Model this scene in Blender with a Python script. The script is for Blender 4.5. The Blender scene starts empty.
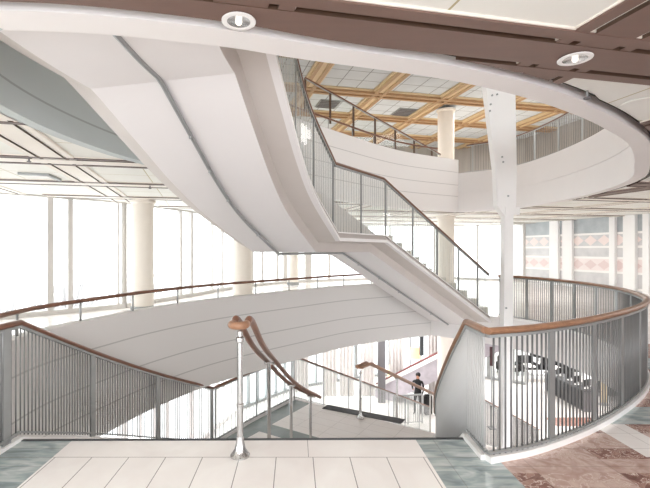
import bpy, bmesh, math, random
from mathutils import Vector, Matrix
from mathutils.geometry import tessellate_polygon
random.seed(7)
C = bpy.context.scene.collection
PI = math.pi
F = 433.0; CX = 295.0; CY = 250.0; EYE = 1.65
# ---------------------------------------------------------------- render look
sc = bpy.context.scene
sc.view_settings.view_transform = 'Standard'
sc.view_settings.look = 'None'
sc.view_settings.gamma = 1.0
sc.view_settings.exposure = 0.60
sc.view_settings.use_curve_mapping = False
sc.cycles.use_denoising = True
sc.cycles.caustics_reflective = False; sc.cycles.caustics_refractive = False
sc.cycles.max_bounces = 8
sc.cycles.diffuse_bounces = 5
sc.cycles.transparent_max_bounces = 32
sc.cycles.sample_clamp_indirect = 6.0

# ---------------------------------------------------------------- materials
def new_mat(name):
    m = bpy.data.materials.new(name); m.use_nodes = True
    return m, m.node_tree, m.node_tree.nodes['Principled BSDF']
def lin(c):
    return tuple((v/12.92 if v <= .04045 else ((v+.055)/1.055)**2.4) for v in c)
def mat(name, col, rough=.5, metal=0, noise=.04, scale=4, bump=0, spec=.5, stretch=None):
    m, t, b = new_mat(name)
    n = t.nodes; l = t.links
    tc = n.new('ShaderNodeTexCoord'); mp = n.new('ShaderNodeMapping')
    if stretch: mp.inputs['Scale'].default_value = stretch
    nz = n.new('ShaderNodeTexNoise'); nz.inputs['Scale'].default_value = scale; nz.inputs['Detail'].default_value = 4
    l.new(tc.outputs['Object'], mp.inputs['Vector']); l.new(mp.outputs[0], nz.inputs['Vector'])
    cr = n.new('ShaderNodeMix'); cr.data_type = 'RGBA'
    c = lin(col)
    cr.inputs[6].default_value = (*[max(0, v*(1-noise*2)) for v in c], 1)
    cr.inputs[7].default_value = (*[min(1, v*(1+noise*2)) for v in c], 1)
    l.new(nz.outputs[0], cr.inputs[0]); l.new(cr.outputs[2], b.inputs['Base Color'])
    b.inputs['Roughness'].default_value = rough; b.inputs['Metallic'].default_value = metal
    b.inputs['Specular IOR Level'].default_value = spec
    if bump:
        bp = n.new('ShaderNodeBump'); bp.inputs['Strength'].default_value = bump; bp.inputs['Distance'].default_value = .01
        l.new(nz.outputs[0], bp.inputs['Height']); l.new(bp.outputs[0], b.inputs['Normal'])
    return m
def emit(name, col, s):
    m, t, b = new_mat(name)
    b.inputs['Emission Color'].default_value = (*lin(col), 1); b.inputs['Emission Strength'].default_value = s
    b.inputs['Base Color'].default_value = (*lin(col), 1)
    return m
def glass(name, tint=(.97,.985,.98), gloss=.06):
    m, t, b = new_mat(name)
    n = t.nodes; l = t.links
    tr = n.new('ShaderNodeBsdfTransparent'); tr.inputs[0].default_value = (*tint, 1)
    gl = n.new('ShaderNodeBsdfGlossy'); gl.inputs['Roughness'].default_value = .02
    fr = n.new('ShaderNodeLayerWeight'); fr.inputs[0].default_value = .5
    pw = n.new('ShaderNodeMath'); pw.operation = 'POWER'; pw.inputs[1].default_value = 5; l.new(fr.outputs['Facing'], pw.inputs[0])
    ml = n.new('ShaderNodeMath'); ml.operation = 'MULTIPLY_ADD'; ml.inputs[1].default_value = .2; ml.inputs[2].default_value = .012; l.new(pw.outputs[0], ml.inputs[0])
    mx = n.new('ShaderNodeMixShader'); l.new(ml.outputs[0], mx.inputs[0])
    l.new(tr.outputs[0], mx.inputs[1]); l.new(gl.outputs[0], mx.inputs[2])
    l.new(mx.outputs[0], n['Material Output'].inputs[0])
    return m
M = {}
M['white'] = mat('white_plaster', (.93,.915,.91), .55, noise=.015, scale=1.5)
M['soffit'] = mat('soffit_paint', (.90,.885,.885), .6, noise=.015, scale=1.2)
M['lip'] = mat('lip_paint', (.96,.955,.95), .4, noise=.01)
M['bevel'] = mat('bevel_shade_paint', (.80,.77,.75), .6, noise=.02)  # beige bevel paint, also painted shade on the soffit's stepped edge band
M['cream'] = mat('cream_paint', (.92,.892,.855), .5, noise=.02)
M['steel'] = mat('brushed_steel', (.62,.63,.63), .38, metal=.5, noise=.05, scale=8)
M['rod'] = mat('rod_steel', (.47,.47,.47), .42, metal=.25, noise=.05, scale=8)
M['rodpale'] = mat('pale_rod', (.80,.80,.80), .45, metal=0, noise=.03, scale=8)
M['chrome'] = mat('polished_steel', (.78,.78,.78), .18, metal=.95, noise=.03)
M['wood'] = mat('rail_wood', (.58,.43,.33), .35, noise=.22, scale=3, stretch=(6,6,6))
M['wooddark'] = mat('dark_rail_wood', (.48,.33,.26), .35, noise=.2, scale=5)
M['brown'] = mat('brown_beam', (.46,.36,.32), .5, noise=.06, scale=2, stretch=(1,6,1))
M['browntrim'] = mat('brown_trim', (.34,.26,.21), .5, noise=.1, scale=3)
M['gold'] = mat('golden_wood', (.66,.53,.39), .45, noise=.15, scale=3, stretch=(1,5,1))
M['goldpale'] = mat('pale_golden_wood', (.82,.73,.59), .45, noise=.08, scale=3)
M['dark'] = mat('shadow_gap', (.16,.14,.13), .7)
M['black'] = mat('black_fabric', (.06,.06,.07), .7)
M['nosing'] = mat('dark_nosing', (.25,.26,.27), .6)
M['glass'] = glass('clear_glass')
M['burgundy'] = mat('burgundy_board', (.22,.08,.10), .5)
M['greycounter'] = mat('grey_slat', (.42,.41,.42), .6)
M['skin'] = mat('skin', (.72,.52,.42), .6)
M['hair'] = mat('dark_hair', (.10,.08,.07), .7)
M['panelwall'] = mat('upper_wall_panels', (.62,.60,.58), .5, noise=.12, scale=1.2, stretch=(3,3,.4))
M['mullion'] = mat('window_frame', (.80,.785,.77), .5, noise=.02)
M['curtaincloth'] = mat('curtain_cloth', (.84,.82,.81), .8, noise=.05, scale=6)
M['snow'] = mat('snow', (.97,.97,.98), .8, noise=.02, scale=.6)
M['bush'] = mat('frosted_twigs', (.72,.71,.71), .9, noise=.1)
M['lamp'] = emit('lamp_glow', (1,.84,.60), .5)
M['bulb'] = emit('bulb_glow', (1,.97,.93), .9)
M['red'] = mat('dark_red_trim', (.40,.15,.14), .5)
M['tan'] = mat('tan_panel', (.76,.70,.58), .6)
M['mauve'] = mat('mauve_panel', (.74,.71,.74), .5, noise=.12, scale=5)

def lined(name, col, zs, line=.82, th=.012):
    """painted panels with thin horizontal joints at the heights zs, vertical joints ignored"""
    m, t, b = new_mat(name); n = t.nodes; l = t.links
    g = n.new('ShaderNodeNewGeometry'); s = n.new('ShaderNodeSeparateXYZ'); l.new(g.outputs['Position'], s.inputs[0])
    acc = None
    for z in zs:
        c = n.new('ShaderNodeMath'); c.operation = 'COMPARE'; c.inputs[1].default_value = z; c.inputs[2].default_value = th
        l.new(s.outputs[2], c.inputs[0])
        if acc is None: acc = c
        else:
            a = n.new('ShaderNodeMath'); a.operation = 'MAXIMUM'; l.new(acc.outputs[0], a.inputs[0]); l.new(c.outputs[0], a.inputs[1]); acc = a
    mx = n.new('ShaderNodeMix'); mx.data_type = 'RGBA'; c = lin(col)
    mx.inputs[6].default_value = (*c, 1); mx.inputs[7].default_value = (*[v*line*.75 for v in c], 1)
    l.new(acc.outputs[0], mx.inputs[0]); l.new(mx.outputs[2], b.inputs['Base Color']); b.inputs['Roughness'].default_value = .6
    return m
M['fascia1'] = lined('gallery_fascia', (.85,.84,.83), [.42, -.02, -.36], .9, .009)
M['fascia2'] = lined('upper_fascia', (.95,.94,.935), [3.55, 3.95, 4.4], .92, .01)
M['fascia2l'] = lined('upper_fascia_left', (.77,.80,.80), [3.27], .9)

class NG:
    """small helper for node maths"""
    def __init__(s, t): s.t = t; s.n = t.nodes; s.l = t.links
    def m(s, op, a, b=None, c=None):
        x = s.n.new('ShaderNodeMath'); x.operation = op
        for i, v in enumerate((a, b, c)):
            if v is None: continue
            if isinstance(v, (int, float)): x.inputs[i].default_value = v
            else: s.l.new(v, x.inputs[i])
        return x.outputs[0]
    def rng(s, v, a, b): return s.m('MULTIPLY', s.m('GREATER_THAN', v, a), s.m('LESS_THAN', v, b))
    def mix(s, f, a, b):
        x = s.n.new('ShaderNodeMix'); x.data_type = 'RGBA'
        s.l.new(f, x.inputs[0]) if not isinstance(f, (int, float)) else setattr(x.inputs[0], 'default_value', f)
        for i, v in ((6, a), (7, b)):
            if isinstance(v, tuple): x.inputs[i].default_value = (*v, 1)
            else: s.l.new(v, x.inputs[i])
        return x.outputs[2]
    def joint(s, v, step, th, off=0):      # 1 on the joint
        a = s.m('ADD', v, off + step*1000); a = s.m('MODULO', a, step)
        return s.m('MAXIMUM', s.m('LESS_THAN', a, th), s.m('GREATER_THAN', a, step-th))
    def noise(s, vec, sc_, det=4, dist=0):
        x = s.n.new('ShaderNodeTexNoise'); x.inputs['Scale'].default_value = sc_; x.inputs['Detail'].default_value = det
        x.inputs['Distortion'].default_value = dist; s.l.new(vec, x.inputs['Vector']); return x.outputs[0]
def marble_floor():
    m, t, b = new_mat('marble_floor'); g = NG(t); n = t.nodes; l = t.links
    geo = n.new('ShaderNodeNewGeometry'); sp = n.new('ShaderNodeSeparateXYZ'); l.new(geo.outputs['Position'], sp.inputs[0])
    P = geo.outputs['Position']; x, y = sp.outputs[0], sp.outputs[1]
    n1 = g.noise(P, 1.6, 6, 1.5); n2 = g.noise(P, 6, 8, 2.5); n3 = g.noise(P, .9, 3)
    def ramp(v, pts):
        r = n.new('ShaderNodeValToRGB'); e = r.color_ramp.elements
        e[0].position, e[0].color = pts[0][0], (*lin(pts[0][1]), 1); e[1].position, e[1].color = pts[-1][0], (*lin(pts[-1][1]), 1)
        for p, c in pts[1:-1]: q = e.new(p); q.color = (*lin(c), 1)
        l.new(v, r.inputs[0]); return r.outputs[0]
    vein = g.m('LESS_THAN', g.m('ABSOLUTE', g.m('SUBTRACT', n2, .5)), .012)
    # tile-to-tile tone: random value per cell
    def cell(sx, sy):
        c = n.new('ShaderNodeCombineXYZ')
        l.new(g.m('FLOOR', g.m('DIVIDE', x, sx)), c.inputs[0]); l.new(g.m('FLOOR', g.m('DIVIDE', y, sy)), c.inputs[1])
        w = n.new('ShaderNodeTexWhiteNoise'); w.noise_dimensions = '3D'; l.new(c.outputs[0], w.inputs['Vector']); return w.outputs['Value']
    cl = cell(.6, .3)
    white = ramp(n1, [(.3,(.93,.91,.90)),(.7,(.97,.96,.95))])
    ng = n.new('ShaderNodeMapping'); l.new(P, ng.inputs[0]); ng.inputs['Rotation'].default_value = (0,0,.5); ng.inputs['Scale'].default_value = (1,3.5,1)
    n4 = g.noise(ng.outputs[0], 3, 8, .8)
    green = ramp(n4, [(.32,(.50,.55,.56)),(.5,(.63,.68,.68)),(.68,(.78,.80,.80))])
    red = ramp(n2, [(.3,(.44,.31,.28)),(.5,(.58,.43,.39)),(.72,(.70,.58,.53))])
    pink = ramp(n2, [(.3,(.68,.56,.52)),(.7,(.82,.73,.69))])
    red = g.mix(g.m('GREATER_THAN', cl, .72), red, pink)
    red = g.mix(vein, red, lin((.85,.78,.74)))
    
    # red field with bands
    period = 3.6
    gb = g.m('MAXIMUM', g.rng(g.m('MODULO', g.m('ADD', y, 36-4.1), period), 0, .45), g.rng(x, 4.9, 5.4))
    wb = g.m('MULTIPLY', g.rng(x, 2.8, 3.12), g.rng(y, 3.45, 4.1))
    f = red
    f = g.mix(gb, f, green)
    f = g.mix(g.rng(y, 3.2, 3.42), f, pink)
    f = g.mix(wb, f, white)
    # far and left parts are pale
    pale = ramp(n1, [(.3,(.88,.85,.82)),(.7,(.95,.93,.92))])
    f = g.mix(g.m('MAXIMUM', g.m('GREATER_THAN', y, 7.6), g.m('LESS_THAN', x, -2.6)), f, pale)
    # green borders and the white field at the head of the stairs
    f = g.mix(g.m('MULTIPLY', g.rng(x, -2.6, 1.6), g.m('LESS_THAN', y, 4)), f, green)
    f = g.mix(g.m('MULTIPLY', g.rng(x, -1.93, 1.05), g.m('LESS_THAN', y, 4)), f, white)
    # joints: a 0.3 m row along the stair edge, then 0.6 m deep rows
    inw = g.m('MULTIPLY', g.rng(x, -1.93, 1.05), g.m('LESS_THAN', y, 3.45))
    j = g.m('MAXIMUM', g.m('MULTIPLY', g.joint(x, .293, .0035, -.143), inw), g.m('MULTIPLY', g.rng(y, 3.445, 3.452), g.rng(x, -2.6, 1.6)))
    j = g.m('MAXIMUM', j, g.m('MULTIPLY', g.joint(x, 2.4, .0025, -.108), g.m('MULTIPLY', g.rng(x, -1.93, 1.05), g.m('GREATER_THAN', y, 3.45))))
    j2 = g.m('MULTIPLY', g.m('MAXIMUM', g.joint(x, .6, .003), g.joint(y, .3, .003)), g.m('MAXIMUM', g.m('GREATER_THAN', x, 1.05), g.m('LESS_THAN', x, -1.93)))
    f = g.mix(g.m('MULTIPLY', j, .8), f, lin((.45,.43,.42)))
    f = g.mix(g.m('MULTIPLY', j2, .45), f, lin((.45,.42,.40)))
    l.new(f, b.inputs['Base Color']); b.inputs['Roughness'].default_value = .22
    b.inputs['Specular IOR Level'].default_value = .45
    return m
M['floor1'] = marble_floor()
def pale_floor(name, bands):
    m, t, b = new_mat(name); g = NG(t); n = t.nodes; l = t.links
    geo = n.new('ShaderNodeNewGeometry'); sp = n.new('ShaderNodeSeparateXYZ'); l.new(geo.outputs['Position'], sp.inputs[0])
    x, y = sp.outputs[0], sp.outputs[1]
    nz = g.noise(geo.outputs['Position'], 2, 5, 1)
    f = g.mix(nz, lin((.93,.91,.89)), lin((.97,.96,.95)))
    gr = g.mix(nz, lin((.42,.47,.47)), lin((.62,.66,.66)))
    if bands == 'landing':
        # two green bands, parallel to the head of the next flight
        u = g.m('ADD', g.m('MULTIPLY', x, .56), g.m('MULTIPLY', y, .83))
        v = g.m('SUBTRACT', g.m('MULTIPLY', x, .83), g.m('MULTIPLY', y, .56))
        f = g.mix(g.rng(u, 6.55, 6.95), f, gr)
        f = g.mix(g.m('GREATER_THAN', v, -2.3), f, gr)
        f = g.mix(g.m('LESS_THAN', v, -5.25), f, gr)
        j = g.m('MAXIMUM', g.joint(u, .3, .004), g.joint(v, .6, .004))
    else:
        f = g.mix(g.m('MULTIPLY', g.rng(y, 17.2, 18.1), g.m('GREATER_THAN', x, 10.4)), f, lin((.66,.48,.43)))
        j = g.m('MAXIMUM', g.joint(x, .6, .004), g.joint(y, .6, .004))
    f = g.mix(g.m('MULTIPLY', j, .35), f, lin((.5,.48,.46)))
    l.new(f, b.inputs['Base Color']); b.inputs['Roughness'].default_value = .25
    return m
M['landing'] = pale_floor('landing_marble', 'landing')
M['floor0'] = pale_floor('lobby_marble', 'lobby')
ANG = math.radians(12.3); U = Vector((math.cos(ANG), math.sin(ANG), 0)); V = Vector((-math.sin(ANG), math.cos(ANG), 0))
def ceil_panel(name, col, linecol, step, orig, th, speck=0):
    m, t, b = new_mat(name); g = NG(t); n = t.nodes; l = t.links
    geo = n.new('ShaderNodeNewGeometry'); sp = n.new('ShaderNodeSeparateXYZ'); l.new(geo.outputs['Position'], sp.inputs[0])
    x = g.m('SUBTRACT', sp.outputs[0], orig[0]); y = g.m('SUBTRACT', sp.outputs[1], orig[1])
    u = g.m('ADD', g.m('MULTIPLY', x, U.x), g.m('MULTIPLY', y, U.y)); v = g.m('ADD', g.m('MULTIPLY', x, V.x), g.m('MULTIPLY', y, V.y))
    j = g.m('MAXIMUM', g.joint(u, step, th), g.joint(v, step, th))
    nz = g.noise(geo.outputs['Position'], 2.2 if speck else 1, 3)
    c = lin(col)
    f = g.mix(nz, tuple(v_*(1-.04-speck) for v_ in c), tuple(min(1, v_*(1.04)) for v_ in c))
    f = g.mix(j, f, lin(linecol))
    l.new(f, b.inputs['Base Color']); b.inputs['Roughness'].default_value = .7
    return m
S1 = 2.35; O1 = Vector((-.33, 2.54, 0)); S2 = 2.65; O2 = Vector((1.03, 12.8, 0))
M['panel1'] = ceil_panel('ceiling_panel', (.93,.93,.91), (.74,.70,.56), S1/2, O1, .008)
M['panel2'] = ceil_panel('upper_ceiling_tiles', (.80,.825,.85), (.42,.44,.46), (S2-.5)/3, O2+.25*U+.25*V, .012, .12)
def pattern_glass():
    """tall lattice of grey-blue bands and rows of pink diamonds"""
    m, t, b = new_mat('patterned_screen'); g = NG(t); n = t.nodes; l = t.links
    geo = n.new('ShaderNodeNewGeometry'); sp = n.new('ShaderNodeSeparateXYZ'); l.new(geo.outputs['Position'], sp.inputs[0])
    s = sp.outputs[1]; z = sp.outputs[2]
    nz = g.noise(geo.outputs['Position'], 3, 3)
    grey = g.mix(nz, lin((.74,.735,.74)), lin((.90,.89,.89)))
    blue = g.mix(nz, lin((.60,.63,.65)), lin((.78,.80,.81)))
    pink = g.mix(nz, lin((.92,.86,.85)), lin((.95,.91,.90)))
    # diamonds
    tri = g.m('ABSOLUTE', g.m('SUBTRACT', g.m('MODULO', g.m('ADD', s, 90), .62), .31))
    def diam(zc, h):
        a = g.m('DIVIDE', g.m('ABSOLUTE', g.m('SUBTRACT', z, zc)), h); bb = g.m('DIVIDE', tri, .31)
        return g.m('LESS_THAN', g.m('ADD', a, bb), .95)
    rowA = g.mix(diam(2.06, .24), grey, lin((.94,.88,.865)))
    rowB = g.mix(diam(1.02, .22), pink, lin((.88,.80,.79)))
    f = g.mix(g.m('GREATER_THAN', z, 2.36), grey, blue)
    f = g.mix(g.rng(z, 1.8, 2.32), f, rowA)
    f = g.mix(g.rng(z, .75, 1.3), f, rowB)
    for zz in (2.34, 1.78, 1.32, .73, .1):
        f = g.mix(g.m('COMPARE', z, zz, .045), f, lin((.97,.96,.95)))
    l.new(f, b.inputs['Base Color']); b.inputs['Roughness'].default_value = .35
    return m
M['pattern'] = pattern_glass()

# ---------------------------------------------------------------- mesh helpers
def link(name, bm, m, parent=None, smooth=False):
    me = bpy.data.meshes.new(name)
    bmesh.ops.recalc_face_normals(bm, faces=bm.faces)
    bm.to_mesh(me); bm.free()
    for mm in (m if isinstance(m, (list, tuple)) else [m]): me.materials.append(mm)
    if smooth:
        for p in me.polygons: p.use_smooth = True
        try: me.set_sharp_from_angle(angle=math.radians(38))
        except Exception: pass
    o = bpy.data.objects.new(name, me); C.objects.link(o)
    if parent:
        o.parent = parent
        o.matrix_parent_inverse = Matrix.Identity(4)
        o.location = -parent.location
    return o
def tag(o, label, cat, group=None):
    o['label'] = label; o['category'] = cat
    if group: o['group'] = group
    return o
def thing(name, label, cat, loc=(0,0,0), group=None):
    o = bpy.data.objects.new(name, None); C.objects.link(o); o.location = loc
    o.empty_display_size = .1
    return tag(o, label, cat, group)
def struct(o): o['kind'] = 'structure'; return o
def copy_part(src, parent, loc, rotz=None):
    c = src.copy(); C.objects.link(c); c.parent = parent
    c.matrix_parent_inverse = Matrix.Identity(4)
    c.location = Vector(loc) - parent.location
    if rotz is not None: c.rotation_euler = (0, 0, rotz)
    return c
def box(bm, lo, hi, rz=0, about=None):
    r = bmesh.ops.create_cube(bm, size=1)['verts']
    lo, hi = Vector(lo), Vector(hi)
    for v in r: v.co = Vector((lo[i] + (v.co[i]+.5)*(hi[i]-lo[i]) for i in range(3)))
    if rz:
        c = Vector(about) if about else (lo+hi)/2
        bmesh.ops.rotate(bm, verts=r, cent=c, matrix=Matrix.Rotation(rz, 3, 'Z'))
    return r
def prism(bm, a, b, r, seg=8, r2=None):
    a, b = Vector(a), Vector(b); d = b-a
    M4 = Matrix.Translation((a+b)/2) @ d.to_track_quat('Z', 'Y').to_matrix().to_4x4()
    return bmesh.ops.create_cone(bm, cap_ends=True, segments=seg, radius1=r, radius2=r if r2 is None else r2, depth=d.length, matrix=M4)['verts']
def lathe(bm, prof, loc=(0,0,0), seg=24):
    loc = Vector(loc); rings = []
    for r, z in prof:
        rings.append([bm.verts.new(loc+Vector((max(r, 1e-4)*math.cos(2*PI*i/seg), max(r, 1e-4)*math.sin(2*PI*i/seg), z))) for i in range(seg)])
    for a, b in zip(rings, rings[1:]):
        for i in range(seg): bm.faces.new((a[i], a[(i+1)%seg], b[(i+1)%seg], b[i]))
    bm.faces.new(rings[0]); bm.faces.new(rings[-1])
def catmull(pts, n=8):
    pts = [Vector(p) for p in pts]
    if len(pts) < 3: return pts
    ext = [2*pts[0]-pts[1]] + pts + [2*pts[-1]-pts[-2]]
    out = []
    for i in range(1, len(ext)-2):
        p0, p1, p2, p3 = ext[i-1:i+3]
        for k in range(n):
            t = k/n
            out.append(.5*((2*p1)+(p2-p0)*t+(2*p0-5*p1+4*p2-p3)*t*t+(3*p1-p0-3*p2+p3)*t**3))
    out.append(pts[-1]); return out
def plen(pts): return sum((b-a).length for a, b in zip(pts, pts[1:]))
def at_len(pts, s):
    for a, b in zip(pts, pts[1:]):
        d = (b-a).length
        if s <= d or (a is pts[-2]): return a.lerp(b, min(1, s/d if d else 0)), (b-a).normalized()
        s -= d
    return pts[-1], (pts[-1]-pts[-2]).normalized()
def sweep(bm, pts, prof, cap=True, closed=True):
    """profile points (a,b): a to the right of travel, b up"""
    pts = [Vector(p) for p in pts]; rings = []
    for i, p in enumerate(pts):
        d0 = (pts[i]-pts[i-1]) if i > 0 else (pts[1]-pts[0]); d1 = (pts[i+1]-pts[i]) if i < len(pts)-1 else d0
        d0 = Vector((d0.x, d0.y, 0)).normalized(); d1 = Vector((d1.x, d1.y, 0)).normalized()
        t = (d0+d1)
        t = t.normalized() if t.length > 1e-6 else d1
        nrm = Vector((t.y, -t.x, 0)); k = 1/max(.45, nrm.dot(Vector((d1.y, -d1.x, 0))))
        rings.append([bm.verts.new(p + nrm*(a*k) + Vector((0, 0, b))) for a, b in prof])
    m = len(prof)
    for r0, r1 in zip(rings, rings[1:]):
        for i in range(m if closed else m-1):
            bm.faces.new((r0[i], r0[(i+1)%m], r1[(i+1)%m], r1[i]))
    if cap and closed: bm.faces.new(rings[0]); bm.faces.new(list(reversed(rings[-1])))
def oval(w, h, n=10, cz=0): return [(w/2*math.cos(2*PI*i/n), cz+h/2*math.sin(2*PI*i/n)) for i in range(n)]
def rect(a0, a1, b0, b1): return [(a0, b0), (a1, b0), (a1, b1), (a0, b1)]
def slab(name, outer, holes, z0, z1, m, parent=None):
    bm = bmesh.new()
    polys = [[Vector((x, y, 0)) for x, y in outer]] + [[Vector((x, y, 0)) for x, y in h] for h in holes]
    flat = [p for pl in polys for p in pl]
    tris = tessellate_polygon(polys)
    for z in (z0, z1):
        vs = [bm.verts.new((p.x, p.y, z)) for p in flat]
        for t in tris:
            try: bm.faces.new([vs[i] for i in t])
            except ValueError: pass
    for pl in polys:
        for i in range(len(pl)):
            a, b = pl[i], pl[(i+1) % len(pl)]
            bm.faces.new([bm.verts.new((a.x, a.y, z0)), bm.verts.new((b.x, b.y, z0)), bm.verts.new((b.x, b.y, z1)), bm.verts.new((a.x, a.y, z1))])
    bmesh.ops.remove_doubles(bm, verts=bm.verts, dist=1e-5)
    return link(name, bm, m, parent)
def unpx(px, py, Y): return Vector(((px-CX)*Y/F, Y, EYE-(py-CY)*Y/F))

# ---------------------------------------------------------------- plan curves
Z0 = -5.35; ZL = -1.85; Z2 = 4.15; ZC = 3.0; ZT = 7.3
def c3(pl, z=0): return [(x, y, z) for x, y in pl]
left1 = catmull(c3([(-2.62,3.1),(-2.72,3.9),(-2.72,4.7),(-2.46,5.6),(-2.08,6.6),(-1.32,7.85),(.18,9.5),(1.38,10.7),(2.8,11.55),(3.75,12.0)]), 6)
right1 = catmull(c3([(1.5,3.37),(1.95,3.53),(2.62,3.9),(3.36,4.43),(4.04,5.02),(4.62,5.7),(5.06,6.5),(5.36,7.3),(5.52,8.4),(5.44,9.6),(5.0,10.62)]), 6)
well1 = [(p.x, p.y) for p in right1] + [(3.75,12.0)] + [(p.x, p.y) for p in reversed(left1[:-1])] + [(-2.42,3.1),(-2.39,3.76),(1.51,3.8)]
outer = [(15,-4),(-11,-4),(-11,6.5),(-7.2,10.1),(-4.9,12.4),(-3.7,15.4),(-2.5,19),(0,22),(4,24),(9,24.6),(12,22.5),(13.4,16.5),(15,10)]
lobby = [(32,-4),(-11,-4),(-11,6.5),(-7.2,10.1),(-4.9,12.4),(-3.7,15.4),(-2.5,19),(0,22),(4,24),(9,26),(12,34),(32,34)]
left2 = catmull(c3([(-1.79,2.63),(-2.45,3.05),(-2.75,4.03),(-2.72,5.2),(-2.37,6.57),(-1.55,8.3),(-.4,10.0),(.94,11.5),(3.3,13.9),(5.8,15.4)]), 6)
right2i = catmull(c3([(-1.79,2.63),(-1.21,2.68),(-.46,2.85),(.07,3.04),(1.09,3.36),(1.85,3.7),(2.64,4.18),(3.41,4.75),(4.37,5.6),(5.43,6.88),(6.46,8.35),(7.1,10.3),(7.3,12.6),(7.0,14.3),(5.8,15.4)]), 6)
well2 = [(p.x, p.y) for p in right2i[:-1]] + [(p.x, p.y) for p in reversed(left2[1:])]

# ---------------------------------------------------------------- floors and slabs
o = struct(slab('floor', outer, [well1], -.7, 0, [M['floor1'], M['white']]))
for p in o.data.polygons:
    if abs(p.normal.z) < .5 or p.center.z < -.5: p.material_index = 1
struct(slab('floor', lobby, [], Z0-.3, Z0, M['floor0']))
o = struct(slab('floor', outer, [well2], ZC+.16, Z2, M['cream']))
# lobby roof outside the upper glass line
struct(slab('ceiling', [(12.05,22.6),(13.5,16.5),(15.1,10),(15.1,-4),(32,-4),(32,34),(12,34),(9,26),(9,24.7)], [], -.7, -.35, M['white']))

# ---------------------------------------------------------------- ceiling of this storey: panels and beams
def apply_cut(o, cutter):
    md = o.modifiers.new('cut', 'BOOLEAN'); md.operation = 'DIFFERENCE'; md.object = cutter; md.solver = 'EXACT'
    bpy.context.view_layer.update()
    me = bpy.data.meshes.new_from_object(o.evaluated_get(bpy.context.evaluated_depsgraph_get()))
    o.modifiers.clear(); o.data = me
ring_out = []                       # outer edge of the white ring
def offset_path(pts, ws):
    out = []
    for i, p in enumerate(pts):
        d = (pts[min(i+1, len(pts)-1)]-pts[max(i-1, 0)]); d.z = 0; d.normalize()
        out.append(p + Vector((d.y, -d.x, 0))*ws[i])
    return out
def ringw(p):
    return .2 if p.x < 2.6 else .17
rw = [ringw(p) for p in right2i]
ring_o = offset_path(right2i, rw); gap_o = offset_path(right2i, [w+.09 for w in rw])
cut_poly = [(p.x, p.y) for p in gap_o[:-1]] + [(p.x, p.y) for p in reversed(offset_path(left2, [-.12]*len(left2))[1:])]
ceiling = struct(slab('ceiling', outer, [cut_poly], ZC+.03, ZC+.15, M['panel1']))
cutter = slab('cutter', cut_poly, [], ZC-1, ZC+1, M['dark'])
def inside(pt, poly):
    c = False; n = len(poly)
    for i in range(n):
        (x1, y1), (x2, y2) = poly[i], poly[(i+1) % n]
        if (y1 > pt[1]) != (y2 > pt[1]) and pt[0] < (x2-x1)*(pt[1]-y1)/(y2-y1)+x1: c = not c
    return c
def beam_line(axis, k, S, O, poly):
    """spans of the grid line that lie inside the storey outline"""
    d, e = (U, V) if axis == 'u' else (V, U)
    base = O + e*(k*S); spans = []; cur = None
    s = -30
    while s < 40:
        p = base + d*s
        if inside((p.x, p.y), poly):
            if cur is None: cur = s
        elif cur is not None: spans.append((cur, s)); cur = None
        s += .25
    if cur is not None: spans.append((cur, s))
    return [(base+d*a, base+d*b) for a, b in spans]
def make_beams(S, O, zb, poly, prof_fn, mats, parent, matfn, drop):
    for axis in 'uv':
        for k in range(-8, 12):
            for a, b in beam_line(axis, k, S, O, poly):
                if (b-a).length < .6: continue
                n = max(1, int((b-a).length/.6)); pts = [a.lerp(b, i/n) for i in range(n+1)]
                for p in pts: p.z = zb + (0 if axis == 'u' else drop)
                bm = bmesh.new()
                sweep(bm, pts, prof_fn())
                o = link('beam', bm, mats, parent)
                yield o, axis
prof1 = lambda: [(-.308,.05),(-.308,.012),(-.30,.012),(-.30,0),(-.205,0),(-.205,.028),(-.15,.028),(-.15,0),(.15,0),(.15,.028),(.205,.028),(.205,0),(.30,0),(.30,.012),(.308,.012),(.308,.05)]
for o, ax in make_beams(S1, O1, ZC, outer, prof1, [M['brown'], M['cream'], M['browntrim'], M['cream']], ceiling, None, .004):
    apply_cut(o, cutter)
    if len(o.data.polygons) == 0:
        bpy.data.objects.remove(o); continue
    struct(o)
    e = V if ax == 'u' else U
    for p in o.data.polygons:
        c = p.center; w = abs(((c-O1).dot(e)+S1*50+S1/2) % S1 - S1/2)
        groove = .149 < w < .206; edge = w > .301
        if c.x < -2.2 or c.y > (5.2 if c.x < 3 else 11):  # same brown beams, coloured cream here to imitate strong window daylight
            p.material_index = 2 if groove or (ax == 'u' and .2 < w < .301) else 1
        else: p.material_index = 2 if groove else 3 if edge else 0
bpy.data.objects.remove(cutter)

# white ring round the opening above, dark shadow gap outside it
def loft(bm, A, B, za, zb):
    va = [bm.verts.new((p.x, p.y, za)) for p in A]; vb = [bm.verts.new((p.x, p.y, zb)) for p in B]
    for i in range(len(A)-1): bm.faces.new((va[i], va[i+1], vb[i+1], vb[i]))
bm = bmesh.new()
inner_in = offset_path(right2i, [.03]*len(right2i))
loops = [(right2i, ZC), (ring_o, ZC), (ring_o, ZC+.16)]
for (A, za), (B, zb) in zip(loops, loops[1:]): loft(bm, A, B, za, zb)
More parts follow.
